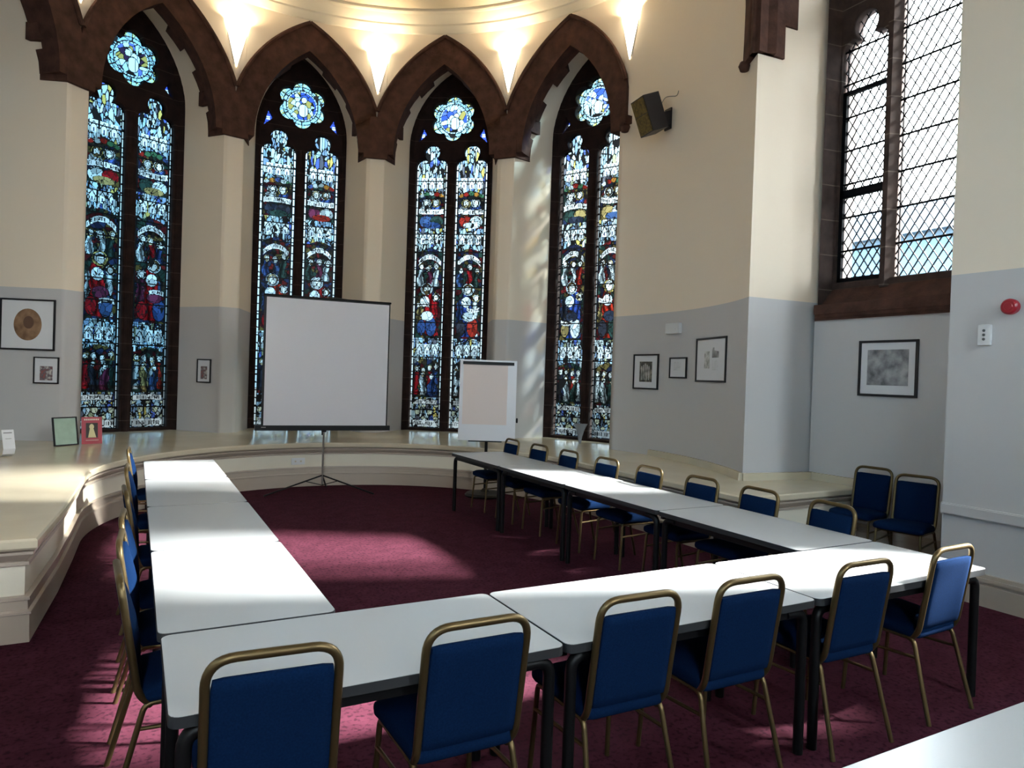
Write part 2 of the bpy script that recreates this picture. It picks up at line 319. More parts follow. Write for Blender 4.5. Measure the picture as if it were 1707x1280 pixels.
def paint(seed, W=62, H=548, x0=-.31, x1=.31, z0=.66, z1=6.14):
    R = random.Random(seed); rng = np.random.default_rng(seed)
    X, Z = np.meshgrid(x0+(np.arange(W)+.5)*(x1-x0)/W, z0+(np.arange(H)+.5)*(z1-z0)/H)
    # tabernacle work: slim upright pale pieces
    pts = [(R.uniform(x0, x1), R.uniform(z0, z1)) for _ in range(520)]
    I, E = vor(X, Z, pts, .38)
    cols = np.array([R.choice(PALE) if R.random() < .80 else R.choice([(.75, .66, .18), (.10, .18, .62), (.14, .16, .2), (.55, .66, .4)]) for _ in pts])
    A = cols[I]*rng.uniform(.72, 1.0, (len(pts), 1))[I]; A[E < .0085] = .012
    for k in range(6):                              # pinnacle shafts
        xx = -.23+.092*k+R.uniform(-.01, .01); A[(abs(X-xx) < .006) & (np.sin(Z*9+k*2) > -.3)] = .015
    def gable(zc, h):                               # little gothic gables with dark openings
        for k in (-1, 0, 1):
            u = X-k*.15; t = (Z-zc)
            body = (abs(u) < .068) & (t > 0) & (t < h); A[body] = (.8, .97, 1)
            A[(abs(u) < .068) & (abs(t-h*.35-(.068-abs(u))*1.6) < .014)] = .01
            A[(abs(u) < .012) & (t > .02) & (t < h*.42)] = (.04, .05, .12); A[(abs(abs(u)-.045) < .005) & (t < h*.6) & (t > 0)] = .02
            A[(abs(abs(u)-.066) < .006) & (t > 0) & (t < h)] = .01
    for zc in (4.22, 2.10, 5.28): gable(zc, .20)
    def scene(za, zb, kind):
        m = (Z > za) & (Z < zb) & (abs(X) < .245) & (Z < zb-.10*(X/.245)**2)
        pp = [(R.uniform(-.25, .25), R.uniform(za, zb)) for _ in range(int(90*(zb-za)))]
        I, E = vor(X, Z, pp, 1); cc = np.array([R.choice(DEEP) for _ in pp]); B = cc[I]; B[E < .010] = .006; A[m] = B[m]
        def ell(cx, cz, rx, rz, col, ed=.010):
            d = np.hypot((X-cx)/rx, (Z-cz)/rz); A[m & (d < 1+ed/rx)] = .006; A[m & (d < 1)] = col
        def head(cx, cz, r, halo=True):
            if halo:
                ell(cx, cz, r*1.5, r*1.5, R.choice([(.7, .92, 1), (.62, .52, .15), (.75, .9, .9)])); d = np.hypot(X-cx, Z-cz); A[m & (abs(d-r*1.3) < .006)] = .02
            h = R.choice([(.10, .07, .03), (.55, .5, .3), (.6, .7, .7)]); ell(cx, cz+r*.15, r*1.05, r*1.15, h); ell(cx+R.choice((-1, 1))*r*.12, cz-.1*r, r*.75, r*.95, (.82, .95, .92))
            for q in (-.28, .28): A[m & (np.hypot(X-cx-q*r, (Z-cz)) < .007)] = .05
            if R.random() < .5: ell(cx, cz-r*.95, r*.5, r*.5, h, .004)
        def robe(cx, zt, zbm, wd, col):
            t = np.clip((zt-Z)/(zt-zbm), 0, 1); wv = wd*(.45+.75*t-.25*t*t) + .012*np.sin(Z*31+cx*50)
            cxx = cx+.03*np.sin(t*3+cx*20); g = m & (Z < zt) & (Z > zbm); a = g & (abs(X-cxx) < wv+.010); A[a] = .006
            a = g & (abs(X-cxx) < wv); sh = .55+.45*np.cos((X-cxx)*55+np.sin(Z*7+cx*30)*2.2); A[a] = (np.array(col)*sh[..., None])[a]
            A[a & (abs(np.sin((X-cxx)*38+np.sin(Z*6+cx*40)*1.7)) < .17)] = .006
        if kind == 'pair':
            c2 = R.sample(ROBE, 4); zt = zb-.26
            robe(-.10, zt, za+.28, .115, (.78, .95, 1)); robe(.10, zt-.02, za+.28, .115, R.choice([(.75, .94, 1), (.08, .18, .6)]))
            head(-.095, zt+.02, .055); head(.085, zt+.03, .055)
            ell(-.10, za+.13, .12, .11, c2[0]); ell(.11, za+.14, .12, .10, c2[1]); ell(.02, za+.06, .16, .06, c2[2])
            for k in range(5): ell(-.2+.1*k, zb-.05-.02*abs(k-2), .05, .04, R.choice([(.26, .02, .015), (.34, .16, .03), (.05, .16, .08), (.05, .09, .25), (.4, .5, .5)]))
        elif kind == 'saint':
            for k in range(3): robe(-.15+.15*k, zb-.42, zb-.75, .07, R.choice(ROBE))
            for k in range(3): head(-.15+.15*k+R.uniform(-.02, .02), zb-.38+R.uniform(-.05, .04), .045, R.random() < .6)
            mid = za+.86; robe(-.12, mid-.1, za+.12, .10, R.choice(ROBE)); robe(.12, mid-.16, za+.05, .10, R.choice(ROBE))
            big = R.choice([(.52, .015, .02), (.05, .12, .55), (.55, .04, .02)]); robe(R.uniform(-.05, .06), mid, za+.04, .15, big)
            hx = R.uniform(-.05, .06); head(hx, mid+.08, .075); head(-.15 if hx > 0 else .15, mid-.08, .05)
            ell(hx-.03, mid-.16, .09, .10, (.76, .94, .98)); ell(hx+.10, za+.22, .10, .18, R.choice(ROBE)); ell(-.13, za+.20, .08, .14, R.choice(ROBE))
            ell(hx+.02, za+.42, .12, .09, R.choice(ROBE))
        else:
            for k in range(4): robe(-.19+.125*k, zb-.22+R.uniform(-.04, .03), za+.05, .075, R.choice(ROBE))
            for k in range(4): head(-.19+.125*k, zb-.17+R.uniform(-.05, .04), .04, R.random() < .35)
            robe(-.07, za+.42, za+.04, .07, R.choice(ROBE)); head(-.07, za+.44, .036, False); robe(.11, za+.38, za+.03, .08, R.choice(ROBE)); head(.10, za+.40, .036, False)
        b = abs(abs(X)-.25) < .008; A[b & (Z > za) & (Z < zb)] = .01
    scene(4.52, 5.24, 'pair'); scene(2.42, 4.14, 'saint'); scene(1.28, 2.02, 'group')
    def scroll(zc, arc, hw=.24, x_off=0, th=.045):
        t = Z-zc+arc*((X-x_off)/.24)**2*.16; m = (abs(X-x_off) < hw); A[m & (abs(t) < th+.008)] = .01; s = m & (abs(t) < th); A[s] = (.86, .96, .96)
        g = s & (abs(t) < th*.62) & (np.sin(X*215+np.sin(X*37+seed)*2) > .1) & (np.sin(X*29+seed) > -.75); A[g] = .06
    scroll(4.83, R.uniform(-.3, .4)); scroll(3.98, 1.0, .22); scroll(R.uniform(2.7, 3.1), R.choice((-.8, .7)), .12, R.choice((-.1, .1)), .035)
    scroll(1.20, .1, .23, 0, .04); scroll(.78, 0, .245, 0, .055)
    m = (Z > .86) & (Z < 1.13) & (abs(X) < .245); u = np.sin(X*26+seed)*np.cos((Z-1)*22); A[m & (u > .35)] = (.66, .76, .56); A[m & (abs(u-.35) < .12)] = .01
    pts = [(R.uniform(x0, x1), R.uniform(z0, z1)) for _ in range(420)]
    I, E = vor(X, Z, pts, .75); body = (Z < 5.3); k = rng.uniform(.42, 1.08, (len(pts), 1)); A = np.where(body[..., None], A*k[I], A); A[body & (E < .0052)] = .010
    # edging strips
    e = abs(X) > .262; A[e] = (.82, .97, 1); A[e & (np.sin(X*3+Z*44) > .86)] = .015; A[abs(abs(X)-.262) < .007] = .01
    A[abs(abs(X)-.302) < .006] = .02
    # saddle bars and the fine cross leads
    for k in range(17): A[abs(Z-(.70+.337*k)) < .009] = .006
    A *= rng.uniform(.85, 1.05, A.shape[:2])[..., None]
    return A
def paint_rose(seed, n=88, r=.44):
    R = random.Random(seed); rng = np.random.default_rng(seed)
    X, Z = np.meshgrid(-r+(np.arange(n)+.5)*2*r/n, -r+(np.arange(n)+.5)*2*r/n)
    d = np.hypot(X, Z); th = np.arctan2(X, Z); A = np.zeros((n, n, 3)); A[:] = (.36, .74, .92)
    pts = [(R.uniform(-r, r), R.uniform(-r, r)) for _ in range(90)]; I, E = vor(X, Z, pts, 1)
    A = A*rng.uniform(.55, 1.15, (90, 1))[I]; A[E < .009] = .02
    s = (th/(PI/3)+.5) % 1-.5; A[abs(s*d) < .012] = .012                      # radial leads splitting each petal
    A[(d > .36) & (rng.random((n, n)) < .5) & (np.sin(th*18) > 0)] = (.6, .75, .25)
    A[abs(d-.345) < .008] = .02
    A[d < .29] = .012; ring = (d < .275) & (d > .255); A[ring] = (.45, .75, .95); A[ring & (np.sin(th*30) > .6)] = .02
    m = d < .25; base = R.choice([(.04, .10, .45), (.03, .02, .06), (.10, .02, .03)]); A[m] = base
    pp = [(R.uniform(-.25, .25), R.uniform(-.25, .25)) for _ in range(34)]; I, E = vor(X, Z, pp, 1)
    cc = np.array([R.choice([(.55, .86, 1), (.55, .86, .95), (.36, .34, .10), base, (.4, .7, .9), base, (.10, .18, .6)]) for _ in pp]); B = cc[I]; B[E < .009] = .01; A[m] = B[m]
    for q in range(3):
        cx, cz = R.uniform(-.1, .1), R.uniform(-.05, .12); e = np.hypot(X-cx, (Z-cz)*.9); A[m & (e < .055)] = .01; A[m & (e < .045)] = (.6, .85, .9)
    e = np.hypot((X-.02)*1.3, (Z+.08)); A[m & (e < .12)] = (.6, .88, .98); A[m & (e < .12) & (abs(np.sin(X*60)) < .2)] = .02
    A[m & (abs(e-.12) < .008)] = .01
    return A
def glass_mesh(name, A, c, uc, u0, u1, z0, z1, parent, d=.0):
    H, W = A.shape[:2]; us = np.linspace(u0, u1, W+1)+uc; zs = np.linspace(z0, z1, H+1)
    a = math.radians(c); nx, ny = math.cos(a), math.sin(a); tx, ty = ny, -nx
    U, Zg = np.meshgrid(us, zs)
    V = np.stack([AC.x+nx*(DWIN+d)+tx*U, AC.y+ny*(DWIN+d)+ty*U, Zg], -1).reshape(-1, 3)
    i = np.arange(H)[:, None]*(W+1)+np.arange(W)[None, :]; F = np.stack([i, i+1, i+W+2, i+W+1], -1).reshape(-1)
    me = bpy.data.meshes.new(name); me.vertices.add(len(V)); me.vertices.foreach_set('co', V.reshape(-1).astype(np.float32))
    me.loops.add(len(F)); me.loops.foreach_set('vertex_index', F.astype(np.int32))
    me.polygons.add(H*W); me.polygons.foreach_set('loop_start', np.arange(0, 4*H*W, 4, dtype=np.int32)); me.polygons.foreach_set('loop_total', np.full(H*W, 4, np.int32))
    me.update(); at = me.attributes.new('glass', 'FLOAT_COLOR', 'FACE')
    C4 = np.ones((H*W, 4), np.float32); C4[:, :3] = np.clip(A, 0, 1).reshape(-1, 3); at.data.foreach_set('color', C4.reshape(-1))
    me.materials.append(M['stained']); o = bpy.data.objects.new(name, me); COL.objects.link(o); o.parent = parent
    return o
def light_head(uc, h=.30, zb=.70, zs=5.68):
    P = [(h, zb)]
    c1, r1 = (.155, zs), .147
    P += [(c1[0]+r1*math.cos(t), c1[1]+r1*math.sin(t)) for t in np.linspace(0, PI*.60, 8)]
    c2, r2 = (0, zs+.275), .150
    P += [(c2[0]+r2*math.cos(t), c2[1]+r2*math.sin(t)) for t in np.linspace(-.45, PI/2, 9)]
    P += [(-u, z) for u, z in P[-2::-1]]
    return [(u+uc, z) for u, z in P]
def hexafoil(cz, R1=.265, r=.165, n=72):
    out = []
    for i in range(n):
        th = 2*PI*i/n; s = (th+PI/6) % (PI/3) - PI/6
        out.append(R1*math.cos(s)+math.sqrt(max(0, r*r-(R1*math.sin(s))**2)))
    return [(q*math.sin(2*PI*i/n), cz+q*math.cos(2*PI*i/n)) for i, q in enumerate(out)]
WLAB = {145: None, 115: 'tall two-light stained glass window at far left, behind the left pier', 85: 'tall stained glass window half hidden by the projection screen',
        55: 'tall stained glass window behind the flip chart', 25: 'brightest stained glass window, beside the long curved wall'}
outer = arch_pts(.84, WK, .55, 6.0); ROSEZ = 6.60
for wi, c in enumerate(BAYS):
    a = math.radians(c); nx, ny = math.cos(a), math.sin(a)
    MW = Matrix(((ny, 0, -nx, AC.x+nx*(DWIN+.06)), (-nx, 0, -ny, AC.y+ny*(DWIN+.06)), (0, 1, 0, 0), (0, 0, 0, 1)))
    lp = [outer, light_head(-.385), light_head(.385), hexafoil(ROSEZ)]
    for s in (-1, 1): lp.append([(s*.584, 6.43), (s*.50, 6.28), (s*.665, 6.13)][::s])
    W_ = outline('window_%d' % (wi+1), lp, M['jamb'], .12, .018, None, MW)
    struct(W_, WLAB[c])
    b = MB()                                        # chamfered outer order of the jamb, and a roll down the mullion
    ja = arch_pts(.80, WK, ZT, 6.0); jb = arch_pts(.71, WK, ZT, 6.0)
    for i in range(len(ja)-1): b.add([winp(c, *ja[i], -.10), winp(c, *ja[i+1], -.10), winp(c, *jb[i+1], 0.01), winp(c, *jb[i], 0.01)], [(0, 1, 2, 3)])
    b.tube([winp(c, 0, ZT, -.0), winp(c, 0, 5.75, -.0)], .055, 10)
    b.build('stone_moulding', M['jamb'], W_)
    for s in (-1, 1): glass_mesh('stained_light', paint(11*wi+s+5), c, s*.385, -.31, .31, .66, 6.14, W_, .075)
    glass_mesh('rose_glass', paint_rose(wi+3), c, 0, -.44, .44, ROSEZ-.44, ROSEZ+.44, W_, .075)
    for s in (-1, 1):
        A = np.zeros((32, 20, 3)); A[:] = (.05, .10, .62); rr = np.random.default_rng(wi); A *= rr.uniform(.6, 1.2, (32, 20, 1)); A[13:19, 7:13] = (.7, .9, 1); A[::8] = .02
        glass_mesh('spandrel_glass', A, c, s*.584, -.10, .10, 6.12, 6.45, W_, .08)
    p = Vector(winp(c, 0, 3.9, .35)); portal('window_portal', p, (-nx, -ny, 0), 1.7, 7.2)
# ------------------------------------------------------------------ stone arches, corbels, hood moulds
KZ, RO, RI = Z0, 2.376, 1.95
def ring_u(r, z): return math.sqrt(max(0, r*r-(z-KZ)**2))-KA
tn = 0
for c in BAYS:
    b = MB(); last = c == 25
    zo = KZ+math.sqrt(RO**2-KA**2); zi = KZ+math.sqrt(RI**2-KA**2)
    n = 12
    for s in (-1, 1):
        for i in range(n):
            ta, tb = [math.acos(KA/RI)*k/n for k in (i, i+1)]
            oa, ob = [math.acos(KA/RO)*k/n for k in (i, i+1)]
            def P(r, t, d):
                u = r*math.cos(t)-KA
                return cylp(c, s*max(0, min(HB-.004, u)), KZ+r*math.sin(t), d)
            dep = .24 if (i//2) % 2 else .40
            A = [P(RI, ta, -.05), P(RO, oa, -.05), P(RO, ob, -.05), P(RI, tb, -.05)]
            B = [P(RI, ta, dep), P(RO, oa, dep), P(RO, ob, dep), P(RI, tb, dep)]
            b.pts8(A, B)
    tn += 1
    struct(b.build('trim_%d' % tn, M['stone'], smooth=20), {145: None, 115: 'pointed red stone arch over the far left window', 85: 'pointed red stone arch above the screen',
           55: 'pointed red stone arch above the flip chart', 25: 'pointed red stone arch over the brightest stained window'}[c])
    arch = bpy.data.objects['trim_%d' % tn]
    b = MB()
    for s in (-1, 1):
        P = []
        for k in range(25):
            t = math.acos(KA/(RO-.01))*k/24; u = (RO-.01)*math.cos(t)-KA
            if u < HB: P.append(cylp(c, s*u, KZ+(RO-.01)*math.sin(t), -.06))
        b.tube(P, .035, 8)
    b.build('hood_mould', M['stone'], arch, smooth=40)
for pc in (130, 100, 70, 40, 160):
    b = MB()
    def blk(z0, z1, hw, dep, pr=.06):
        h = (HB-HO)
        q = []
        for d, uu in ((-pr, -(h+.05)), (-pr, h+.05), (.02, hw), (dep, hw+dep*.28), (dep, -hw-dep*.28), (.02, -hw)):
            a = math.radians(pc)-uu/RA; q.append((AC.x+(RA+d)*math.cos(a), AC.y+(RA+d)*math.sin(a)))
        b.hexa(q, z0, z1)
    hw = HB-ring_u(RI, KZ)
    blk(5.52, 5.80, hw-.08, .30); blk(5.80, 6.02, hw-.06, .24, .045); blk(6.02, 6.25, hw, .42, .05)
    o = b.build('trim_corbel', M['stone'], smooth=0); tn += 1; o.name = 'trim_%d' % tn
    struct(o, {130: 'red stone corbel on the left pier', 100: 'red stone corbel on the pier left of the screen', 70: 'red stone corbel on the pier right of the screen', 40: 'red stone corbel on the pier behind the flip chart', 160: None}[pc])
# springer of the great arch at the end of the curved wall
b = MB()
def acyl(aa, z, d=0): a = math.radians(aa); return (AC.x+(RA+d)*math.cos(a), AC.y+(RA+d)*math.sin(a), z)
zz = [5.44, 5.75, 6.1, 6.5, 7.0, 7.6]; al = [-26.2, -26.4, -26.5, -26.0, -25.0, -23.0]
for i in range(5):
    A = [acyl(al[i], zz[i], -.07), acyl(-30.15, zz[i], -.07), acyl(-30.15, zz[i], .2), acyl(al[i], zz[i], .2)]
    B = [acyl(al[i+1], zz[i+1], -.07), acyl(-30.15, zz[i+1], -.07), acyl(-30.15, zz[i+1], .2), acyl(al[i+1], zz[i+1], .2)]
    b.pts8(A, B)
for z0_, z1_, ln in ((5.44, 5.82, .36), (5.82, 6.2, .56), (6.2, 6.6, .4), (6.6, 7.0, .6)):
    b.box(EA[0]-.04, EA[0]+ln, EA[1]-.06, EA[1]+.1, z0_, z1_)
b.lathe([(0, -.07), (.05, -.05), (.07, 0), (.05, .05), (0, .07)], acyl(-26.2, 5.42, -.05), 10)
tn += 1; struct(b.build('trim_%d' % tn, M['stone'], smooth=20), 'red stone arch springer at the end of the curved wall')
# label stop at the foot of the last arch
b = MB(); p = cylp(25, 1.17, 5.62, -.05); b.lathe([(0, -.09), (.055, -.07), (.085, 0), (.06, .08), (.03, .12)], p, 12); b.box(p[0]-.06, p[0]+.08, p[1]-.09, p[1]+.06, 5.66, 5.78)
tn += 1; struct(b.build('trim_%d' % tn, M['stone']), 'carved stone stop at the foot of the right-hand arch')
# cornice ring
prof = [(.34, 8.06), (.34, 8.01), (.31, 7.99), (.28, 7.985), (.22, 7.94), (.16, 7.90), (.13, 7.89), (.125, 7.86), (.06, 7.81), (.03, 7.78), (-.03, 7.76)]
b = MB(); n = 90
rings = [[acyl(-30+230*i/n, z, -d) for i in range(n+1)] for d, z in prof]
for A, B in zip(rings[:-1], rings[1:]):
    for i in range(n): b.add([A[i], A[i+1], B[i+1], B[i]], [(0, 1, 2, 3)])
tn += 1; struct(b.build('trim_%d' % tn, M['plaster'], smooth=25), 'moulded plaster cornice ring')
# ------------------------------------------------------------------ the ledge round the apse
LC, LR = Vector((2.36, 7.75)), 2.82
path = [(XL, 5.18), (-.56, 5.18), (-.50, 6.2), (-.47, 7.2)] + [(LC.x+LR*math.cos(t), LC.y+LR*math.sin(t)) for t in np.linspace(PI, 0, 64)] + [(5.19, 7.3), (5.22, 6.0), (5.25, 4.86), (XC-.01, 4.90)]
path = [Vector(p) for p in path]
def offs(d):                                        # offset the path towards the room
    out = []
    for i, p in enumerate(path):
        t1 = (p-path[i-1]).normalized() if i else None; t2 = (path[i+1]-p).normalized() if i < len(path)-1 else None
        t1 = t1 or t2; t2 = t2 or t1
        n1 = Vector((t1.y, -t1.x)); n2 = Vector((t2.y, -t2.x)); m = (n1+n2).normalized(); k = 1/max(.4, m.dot(n1)); out.append(p+m*d*k)
    return out
def sweep(prof, name, m, parent, extra=None):
    b = MB(); R = [[(q.x, q.y, z) for q in offs(d)] for d, z in prof]
    for A, B in zip(R[:-1], R[1:]):
        for i in range(len(path)-1): b.add([A[i], A[i+1], B[i+1], B[i]], [(0, 1, 2, 3)])
    if extra: extra(b)
    return b.build(name, m, parent, smooth=28)
ledge = thing('window_ledge', 'long cream painted ledge curving round the apse below the windows', 'ledge', (0, 0, 0))
def ltop(b):
    q = offs(.02)
    for i in range(len(path)-1):
        def outp(p):
            if p.x > 5 and p.y < 7.4: return (7.2, max(p.y, 4.90))
            if p.x < -.3 and p.y < 7.4: return (XL, p.y)
            d = p-AC; d = d.normalized()*5.42; return (AC.x+d.x, AC.y+d.y)
        b.add([(q[i].x, q[i].y, ZT), (q[i+1].x, q[i+1].y, ZT), (*outp(q[i+1]), ZT), (*outp(q[i]), ZT)], [(0, 1, 2, 3)])
sweep([(.0, .57), (.045, .575), (.06, .59), (.06, .632), (.05, .646), (.02, .65)], 'ledge_top', M['ledge'], ledge, ltop)
sweep([(.0, .57), (.035, .56), (.035, .545), (.02, .53), (.0, .505), (-.01, .50), (.012, .497), (.012, .475), (-.012, .47)], 'moulding', M['panel'], ledge)
sweep([(-.012, .47), (-.012, .285)], 'panel', M['plaster'], ledge)
sweep([(-.012, .285), (.02, .28), (.022, .262), (.008, .255), (.012, .20), (.03, .19), (.032, .178), (.02, .17), (.024, 0)], 'skirting', M['panel'], ledge)
for z in (.31, .455):
    pass
# upstand along the back of the ledge at the right
b = MB(); n = 10
for i in range(n):
    a0_, a1_ = 1-31*i/n, 1-31*(i+1)/n
    b.pts8([acyl(a0_, ZT, 0), acyl(a1_, ZT, 0), acyl(a1_, ZT, -.05), acyl(a0_, ZT, -.05)], [acyl(a0_, ZT+.085, 0), acyl(a1_, ZT+.085, 0), acyl(a1_, ZT+.085, -.04), acyl(a0_, ZT+.085, -.04)])
b.hexa([(EA[0]-.03, EA[1]-.04), (XC, YBW-.05), (XC, YBW), (EA[0], EA[1])], ZT, ZT+.085); b.box(XC-.04, XC, 4.86, YBW, ZT, ZT+.085)
struct(b.build('trim_ledge', M['ledge'], smooth=0), 'cream upstand along the back of the ledge')
bpy.data.objects['trim_ledge'].name = 'trim_%d' % (tn+1); tn += 1
# chair rail and skirting on the near right wall, skirting under the clear window
b = MB()
for (d, z0_, z1_) in ((.03, .70, .775), (.018, .69, .785)): b.box(XD-d, XD, YB, YD+.0, z0_, z1_)
tn += 1; struct(b.build('trim_%d' % tn, M['wall'], smooth=0), 'grey chair rail on the near right wall')
b = MB()
for d, z0_, z1_ in ((.03, 0, .17), (.022, .17, .20), (.04, .20, .23), (.03, .23, .26)): b.box(XD-d, XD, YB, YD+d, z0_, z1_); b.box(XC-d, XC, YD, 4.95, z0_, z1_)
struct(b.build('baseboard_right', M['panel'], smooth=0), 'moulded skirting of the near right wall')
# ------------------------------------------------------------------ clear three-light window
XG = 7.25
LY = [(4.88, 5.46), (4.09, 4.76), (3.51, 3.94)]
def light_y(y0, y1, zb, zs, tall):
    c = (y0+y1)/2; h = (y1-y0)/2; s = h/.30
    if not tall: return [(c+u*s*1.0, z) for u, z in light_head(0, .30, zb, zs)]
    return [(c+h, zb)] + [(c+h*1.6*math.cos(t)-h*.6, zs+h*1.6*math.sin(t)) for t in np.linspace(0, math.acos(.6/1.6), 8)] + [(c-(h*1.6*math.cos(t)-h*.6), zs+h*1.6*math.sin(t)) for t in np.linspace(math.acos(.6/1.6), 0, 8)][1:] + [(c-h, zb)]
MW = Matrix(((0, 0, -1, XG+.06), (1, 0, 0, 0), (0, 1, 0, 0), (0, 0, 0, 1)))
LZ = 2.96
lp = [[(YD-.05, 2.4), (YBW+.05, 2.4), (YBW+.05, 7.7), (YD-.05, 7.7)]]
lp += [light_y(*LY[0], LZ, 5.62, False), light_y(*LY[1], LZ, 6.25, True), light_y(*LY[2], LZ, 5.62, False)]
for yc in (5.17, 3.76): lp.append([(yc+.24, 6.40), (yc+.20, 6.85), (yc, 7.1), (yc-.20, 6.85), (yc-.24, 6.40), (yc, 6.25)])
CW = struct(outline('window_6', lp, M['jamb2'], .14, .02, None, MW), 'clear leaded three-light window in brown stone')
b = MB(); b.hexa([(XC-.05, YD), (XC-.05, YBW-.02), (XG+.05, YBW-.02), (XG+.05, YD)], 2.53, 2.62)
b.add([(XC-.03, YD, 2.56), (XC-.03, YBW, 2.56), (XG, YBW, 2.92), (XG, YD, 2.92), (XC-.03, YD, 2.50), (XC-.03, YBW, 2.5), (XG, YBW, 2.5), (XG, YD, 2.5)], [(0, 1, 2, 3), (0, 1, 5, 4), (1, 2, 6, 5), (0, 3, 7, 4)])
b.box(XC-.07, XC+.05, YD, YBW-.02, 2.57, 2.68)
b.build('sill', M['stone'], CW, smooth=0)
b = MB()
for y in (4.82, 4.015): b.hexa([(XG-.09, y-.03), (XG-.09, y+.03), (XG+.02, y+.075), (XG+.02, y-.075)], 2.85, 6.1)
b.hexa([(XC+.02, YBW), (XG, YBW-.04), (XG, YBW)], 2.5, 7.6)
b.build('mullion', M['jamb2'], CW, smooth=0)
b = MB()
for y0, y1 in LY: b.box(XG+.055, XG+.061, y0-.03, y1+.03, LZ-.03, 7.3 if y0 == LY[1][0] else 6.2)
for yc in (5.17, 3.76): b.box(XG+.055, XG+.061, yc-.26, yc+.26, 6.22, 7.12)
b.build('glazing', M['glass'], CW, smooth=0)
b = MB(); h = .0045
for y0, y1 in LY:
    zt = 7.0 if y0 == LY[1][0] else 6.05; sx, sz = .105, .16
    for sgn in (-1, 1):
        k0 = -60
        for k in range(-60, 60):
            # line: (y-y0)/sx*sgn + (z-LZ)/sz = k
            za = LZ + (k - sgn*0)*sz; zb_ = LZ + (k - sgn*(y1-y0)/sx)*sz; P = Vector((y0, za)); Q = Vector((y1, zb_))
            def cut(P, Q, lo, hi):
                d = Q.y-P.y; t0, t1 = sorted(((lo-P.y)/d, (hi-P.y)/d)); t0 = max(0, t0); t1 = min(1, t1)
                return (P+(Q-P)*t0, P+(Q-P)*t1) if t1 > t0 else None
            r = cut(P, Q, LZ, zt)
            if r:
                p, q = r; t = (q-p).normalized(); nn = Vector((-t.y, t.x))*h
                b.add([(XG+.05, *(p+nn)), (XG+.05, *(q+nn)), (XG+.05, *(q-nn)), (XG+.05, *(p-nn)), (XG+.066, *(p+nn)), (XG+.066, *(q+nn)), (XG+.066, *(q-nn)), (XG+.066, *(p-nn))], [(0, 1, 2, 3), (4, 5, 6, 7), (0, 1, 5, 4), (2, 3, 7, 6)])
    for yy in (y0+.03, y1-.03): b.box(XG+.05, XG+.066, yy-.005, yy+.005, LZ, zt)
b.build('lead_lattice', M['lead'], CW, smooth=0, fix=False)
b = MB()
for i, (y0, y1) in enumerate(LY):
    for k in range(9):
        z = LZ+.39*(k+1)-.02; b.tube([(XG+.03, y0-.02, z), (XG+.03, y1+.02, z)], .013, 6)
b.build('saddle_bar', M['iron'], CW)
b = MB(); y0, y1 = LY[0]                               # iron opening casement in the far light
for za, zb_ in ((LZ+.01, 4.0), (4.0, 5.2)):
    for (ya, yb, z1_, z2_) in ((y0, y0+.045, za, zb_), (y1-.045, y1, za, zb_), (y0, y1, za, za+.045), (y0, y1, zb_-.05, zb_)): b.box(XG+.02, XG+.06, ya, yb, z1_, z2_)
b.build('casement', M['iron'], CW, smooth=0)
portal('window_portal', (XG+.4, (WY0+WY1)/2, 5.0), (-1, 0, 0), 5.3, 2.3)
# high window in the near right wall (out of the picture), then openings added for fill light
def plain_window(name, x0, x1, z0_, z1_, fn):
    b = MB(); n = 3
    def bx(u0_, u1_, za, zb_):
        b.pts8([fn(u0_, 0, za), fn(u1_, 0, za), fn(u1_, .06, za), fn(u0_, .06, za)], [fn(u0_, 0, zb_), fn(u1_, 0, zb_), fn(u1_, .06, zb_), fn(u0_, .06, zb_)])
    bx(x0, x0+.08, z0_, z1_); bx(x1-.08, x1, z0_, z1_); bx(x0, x1, z0_, z0_+.08); bx(x0, x1, z1_-.08, z1_)
    o = struct(b.build(name, M['jamb'], smooth=0)); b = MB()
    b.pts8([fn(x0, .02, z0_), fn(x1, .02, z0_), fn(x1, .026, z0_), fn(x0, .026, z0_)], [fn(x0, .02, z1_), fn(x1, .02, z1_), fn(x1, .026, z1_), fn(x0, .026, z1_)])
    b.build('glazing', M['glass'], o, smooth=0); return o
plain_window('window_7', DY0, DY1, DZ0, DZ1, lambda u, d, z: (XD+.14+d, u, z)); portal('window_portal', (XD+.4, (DY0+DY1)/2, (DZ0+DZ1)/2), (-1, 0, 0), DZ1-DZ0, DY1-DY0)
plain_window('window_10', *FILL_L, lambda u, d, z: (XL-.1-d, u, z)); portal('window_portal', (XL-.4, (FILL_L[0]+FILL_L[1])/2, (FILL_L[2]+FILL_L[3])/2), (1, 0, 0), FILL_L[3]-FILL_L[2], FILL_L[1]-FILL_L[0])  # added opening, lets in extra light from the left
for i, (x0, x1) in enumerate(FILL_B):
    plain_window('window_%d' % (8+i), x0, x1, 3.2, 7.0, lambda u, d, z: (u, YB-.1-d, z)); portal('window_portal', ((x0+x1)/2, YB-.4, 5.1), (0, 1, 0), 1.2, 3.8)  # added openings, raise the ambient light from behind
